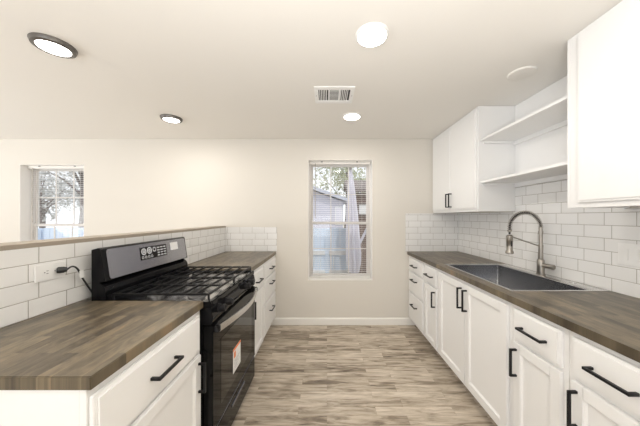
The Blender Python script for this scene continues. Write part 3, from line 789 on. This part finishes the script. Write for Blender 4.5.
# ------------------------------------------------------------------ outdoors
M['ground'] = mat('dry_lawn', (0.42, 0.40, 0.33), 0.95, noise=.25, nscale=1.5)
M['siding'] = mat('lavender_siding', (0.60, 0.585, 0.67), 0.7)
M['roof'] = mat('roof_shingle', (0.52, 0.54, 0.62), 0.8, noise=.15, nscale=6)
M['housetrim'] = mat('house_trim', (0.82, 0.82, 0.82), 0.6)
M['fence'] = mat('pale_blue_fence', (0.66, 0.76, 0.90), 0.6, noise=.06, nscale=3)
M['shed'] = mat('weathered_wood', (0.20, 0.145, 0.125), 0.8, noise=.3, nscale=5)
M['canvas'] = mat('pale_canvas', (0.72, 0.70, 0.78), 0.8)
M['leaf'] = mat('foliage', (0.36, 0.38, 0.24), 0.7, noise=.3, nscale=2)
M['leaf2'] = mat('grey_foliage', (0.55, 0.55, 0.54), 0.7, noise=.3, nscale=2)
M['bark'] = mat('bark', (0.22, 0.19, 0.18), 0.9, noise=.25, nscale=8)
GZ0 = -.25
struct(MB().box(-40, 40, YB + WT + .001, 60, GZ0 - .1, GZ0).build('ground', M['ground'], smooth=False))
# neighbour house
t = thing('neighbor_house', (-3, 12, GZ0), 'pale lavender house with a sloping roof behind the fence, through centre window', 'house')
hy = 10.0
MB().prism([(-6.7, GZ0), (-6.7, 2.0), (-3.0, 3.28), (.66, 2.0), (.66, GZ0)], 1, hy, hy + 6).build('wall', M['siding'], t, smooth=False)
rf = MB(); rf.prism([(-7.0, 1.93), (-3.0, 3.32), (.85, 1.98), (.85, 2.10), (-3.0, 3.45), (-7.0, 2.05)], 1, hy - .3, hy + 6.3); rf.build('roof', M['roof'], t, smooth=False)
wn = MB().box(.33, .62, hy - .04, hy, 1.05, 1.80).build('side_window', M['housetrim'], t, smooth=False)
MB().box(.36, .59, hy - .05, hy - .041, 1.10, 1.75).build('shutter_slats', M['canvas'], wn, smooth=False)
# fence
t = thing('yard_fence', (-5, 6, GZ0), 'long pale blue-white board fence across the yard behind the windows', 'fence')
fb = MB(); x = -12.0
while x < 3.0:
    fb.box(x, x + .150, 6.0, 6.02, GZ0 + .05, 1.10 + .008 * math.sin(x * 9), .003); x += .158
tag(fb.build('board', M['fence'], t, smooth=False), kind='stuff')
for zz in (.50, .02): MB().box(-12, 3, 5.96, 6.0, zz - .05, zz + .05).build('rail', M['housetrim'], t, smooth=False)
for i in range(16):
    x = -12 + i * 1.0; MB().box(x - .045, x + .045, 5.87, 5.96, GZ0, 1.08, .004).build('post', M['fence'], t, smooth=False)
# dark timber shed
t = thing('timber_shed', (1.2, 5.0, GZ0), 'dark brown wooden shed at right side of the centre window view', 'shed')
sx0, sx1, sy = .47, 2.0, 5.0
sb = MB(); z = GZ0
while z < 1.85:
    sb.box(sx0, sx1, sy, sy + .02, z, min(z + .118, 1.86), .003); z += .122
sb.box(sx0 + .02, sx1 - .02, sy + .02, 5.8, GZ0, 1.86)
sb.build('plank_wall', M['shed'], t, smooth=False)
MB().prism([(sy - .12, 1.86), (sy - .12, 1.93), (5.4, 2.18), (5.85, 2.05), (5.85, 1.98), (5.4, 2.10)], 0, sx0 - .08, sx1 + .1).build('roof', M['bark'], t, smooth=False)
wf = MB(); wf.box(.62, .88, sy - .03, sy, 1.62, 1.66); wf.box(.62, .88, sy - .03, sy, 1.40, 1.43); wf.box(.62, .65, sy - .03, sy, 1.43, 1.62); wf.box(.85, .88, sy - .03, sy, 1.43, 1.62)
wfo = wf.build('window_frame', M['bark'], t, smooth=False)
MB().box(.65, .85, sy - .01, sy - .001, 1.43, 1.62).build('pane', M['housetrim'], wfo, smooth=False)
MB().bar((.62, sy - .02, .75), (.90, sy - .02, 1.30), .03, .05).build('brace', M['siding'], t, smooth=False)
# closed canvas umbrella
t = thing('patio_umbrella', (.44, 4.5, GZ0), 'folded pale grey fabric umbrella hanging before the dark shed outside', 'umbrella')
ux = lambda z: .43 + (2.3 - z) * .035
MB().tube([(ux(GZ0 + .05), 4.5, GZ0 + .05), (ux(2.3), 4.5, 2.30)], .02, 10).build('pole', M['bark'], t)
MB().lathe([(.22, 0), (.22, .03), (.05, .06), (.03, .12)], (ux(GZ0), 4.5, GZ0)).build('base', M['bark'], t)
cm = MB(); rings = []; NS = 32
for (z, r) in ((2.27, .012), (2.1, .035), (1.8, .06), (1.4, .085), (1.0, .10), (.7, .11), (.5, .10), (.35, .07)):
    rings.append([cm.bm.verts.new((ux(z) + r * (1 + .3 * math.cos(8 * a)) * math.cos(a), 4.5 + r * (1 + .3 * math.cos(8 * a)) * math.sin(a), z)) for a in [2 * PI * k / NS for k in range(NS)]])
for A, B in zip(rings, rings[1:]):
    for k in range(NS): cm.bm.faces.new((A[k], A[(k + 1) % NS], B[(k + 1) % NS], B[k]))
cm.bm.faces.new(rings[0]); cm.build('canopy', M['canvas'], t, angle=80)
# trees
def tree(x, y, h, rad, label, leafm, n=2600, dens=1.0, trunk_r=.12, size=.13):
    t = thing('yard_tree', (x, y, GZ0), label, 'tree', 'trees beyond the fence')
    rnd = random.Random(int(x * 31 + y * 7))
    tr = MB(); top = Vector((x + .2, y, GZ0 + h * .75)); base = Vector((x, y, GZ0))
    tr.tube([base, base.lerp(top, .35) + Vector((.08, 0, 0)), base.lerp(top, .7), top], [trunk_r, trunk_r * .8, trunk_r * .55, trunk_r * .2], 10)
    cs = []
    for i in range(11):
        a = rnd.uniform(0, 2 * PI); s0 = base.lerp(top, rnd.uniform(.35, .9)); e = s0 + Vector((math.cos(a) * rad * rnd.uniform(.5, .95), math.sin(a) * rad * rnd.uniform(.5, .95), rnd.uniform(.1, .35) * h))
        tr.tube([s0, s0.lerp(e, .5) + Vector((0, 0, .12)), e], [trunk_r * .4, trunk_r * .22, trunk_r * .08], 6); cs.append(e); cs.append(s0.lerp(e, .6))
    tr.build('trunk', M['bark'], t)
    lf = MB()
    for i in range(n):
        c_ = rnd.choice(cs); p = c_ + Vector((rnd.gauss(0, 1), rnd.gauss(0, 1), rnd.gauss(0, .8))) * rad * .24
        u = Vector((rnd.uniform(-1, 1), rnd.uniform(-1, 1), rnd.uniform(-1, 1))).normalized(); v = u.orthogonal().normalized(); s_ = size * rnd.uniform(.6, 1.3)
        q = [p + u * s_, p + v * s_ * .45, p - u * s_, p - v * s_ * .45]; lf.bm.faces.new([lf.bm.verts.new(z_) for z_ in q])
    tag(lf.build('foliage', leafm, t, smooth=False), kind='stuff')
tree(1.3, 18, 7.0, 2.6, 'light green leafy tree above the roof and shed, through centre window', M['leaf'])
tree(-13.0, 11, 4.9, 1.9, 'grey-green leafy tree with open branches, at left in the left window', M['leaf2'], n=1000, size=.09, trunk_r=.05)
tree(-9.3, 9.2, 6.5, 1.5, 'tree with a slim dark trunk at right edge of left window', M['leaf2'], n=700, trunk_r=.13, size=.10)
tree(-17.5, 15, 4.2, 2.3, 'low grey-green leafy tree behind the fence, lowest foliage in left window', M['leaf2'], n=1300, size=.12)
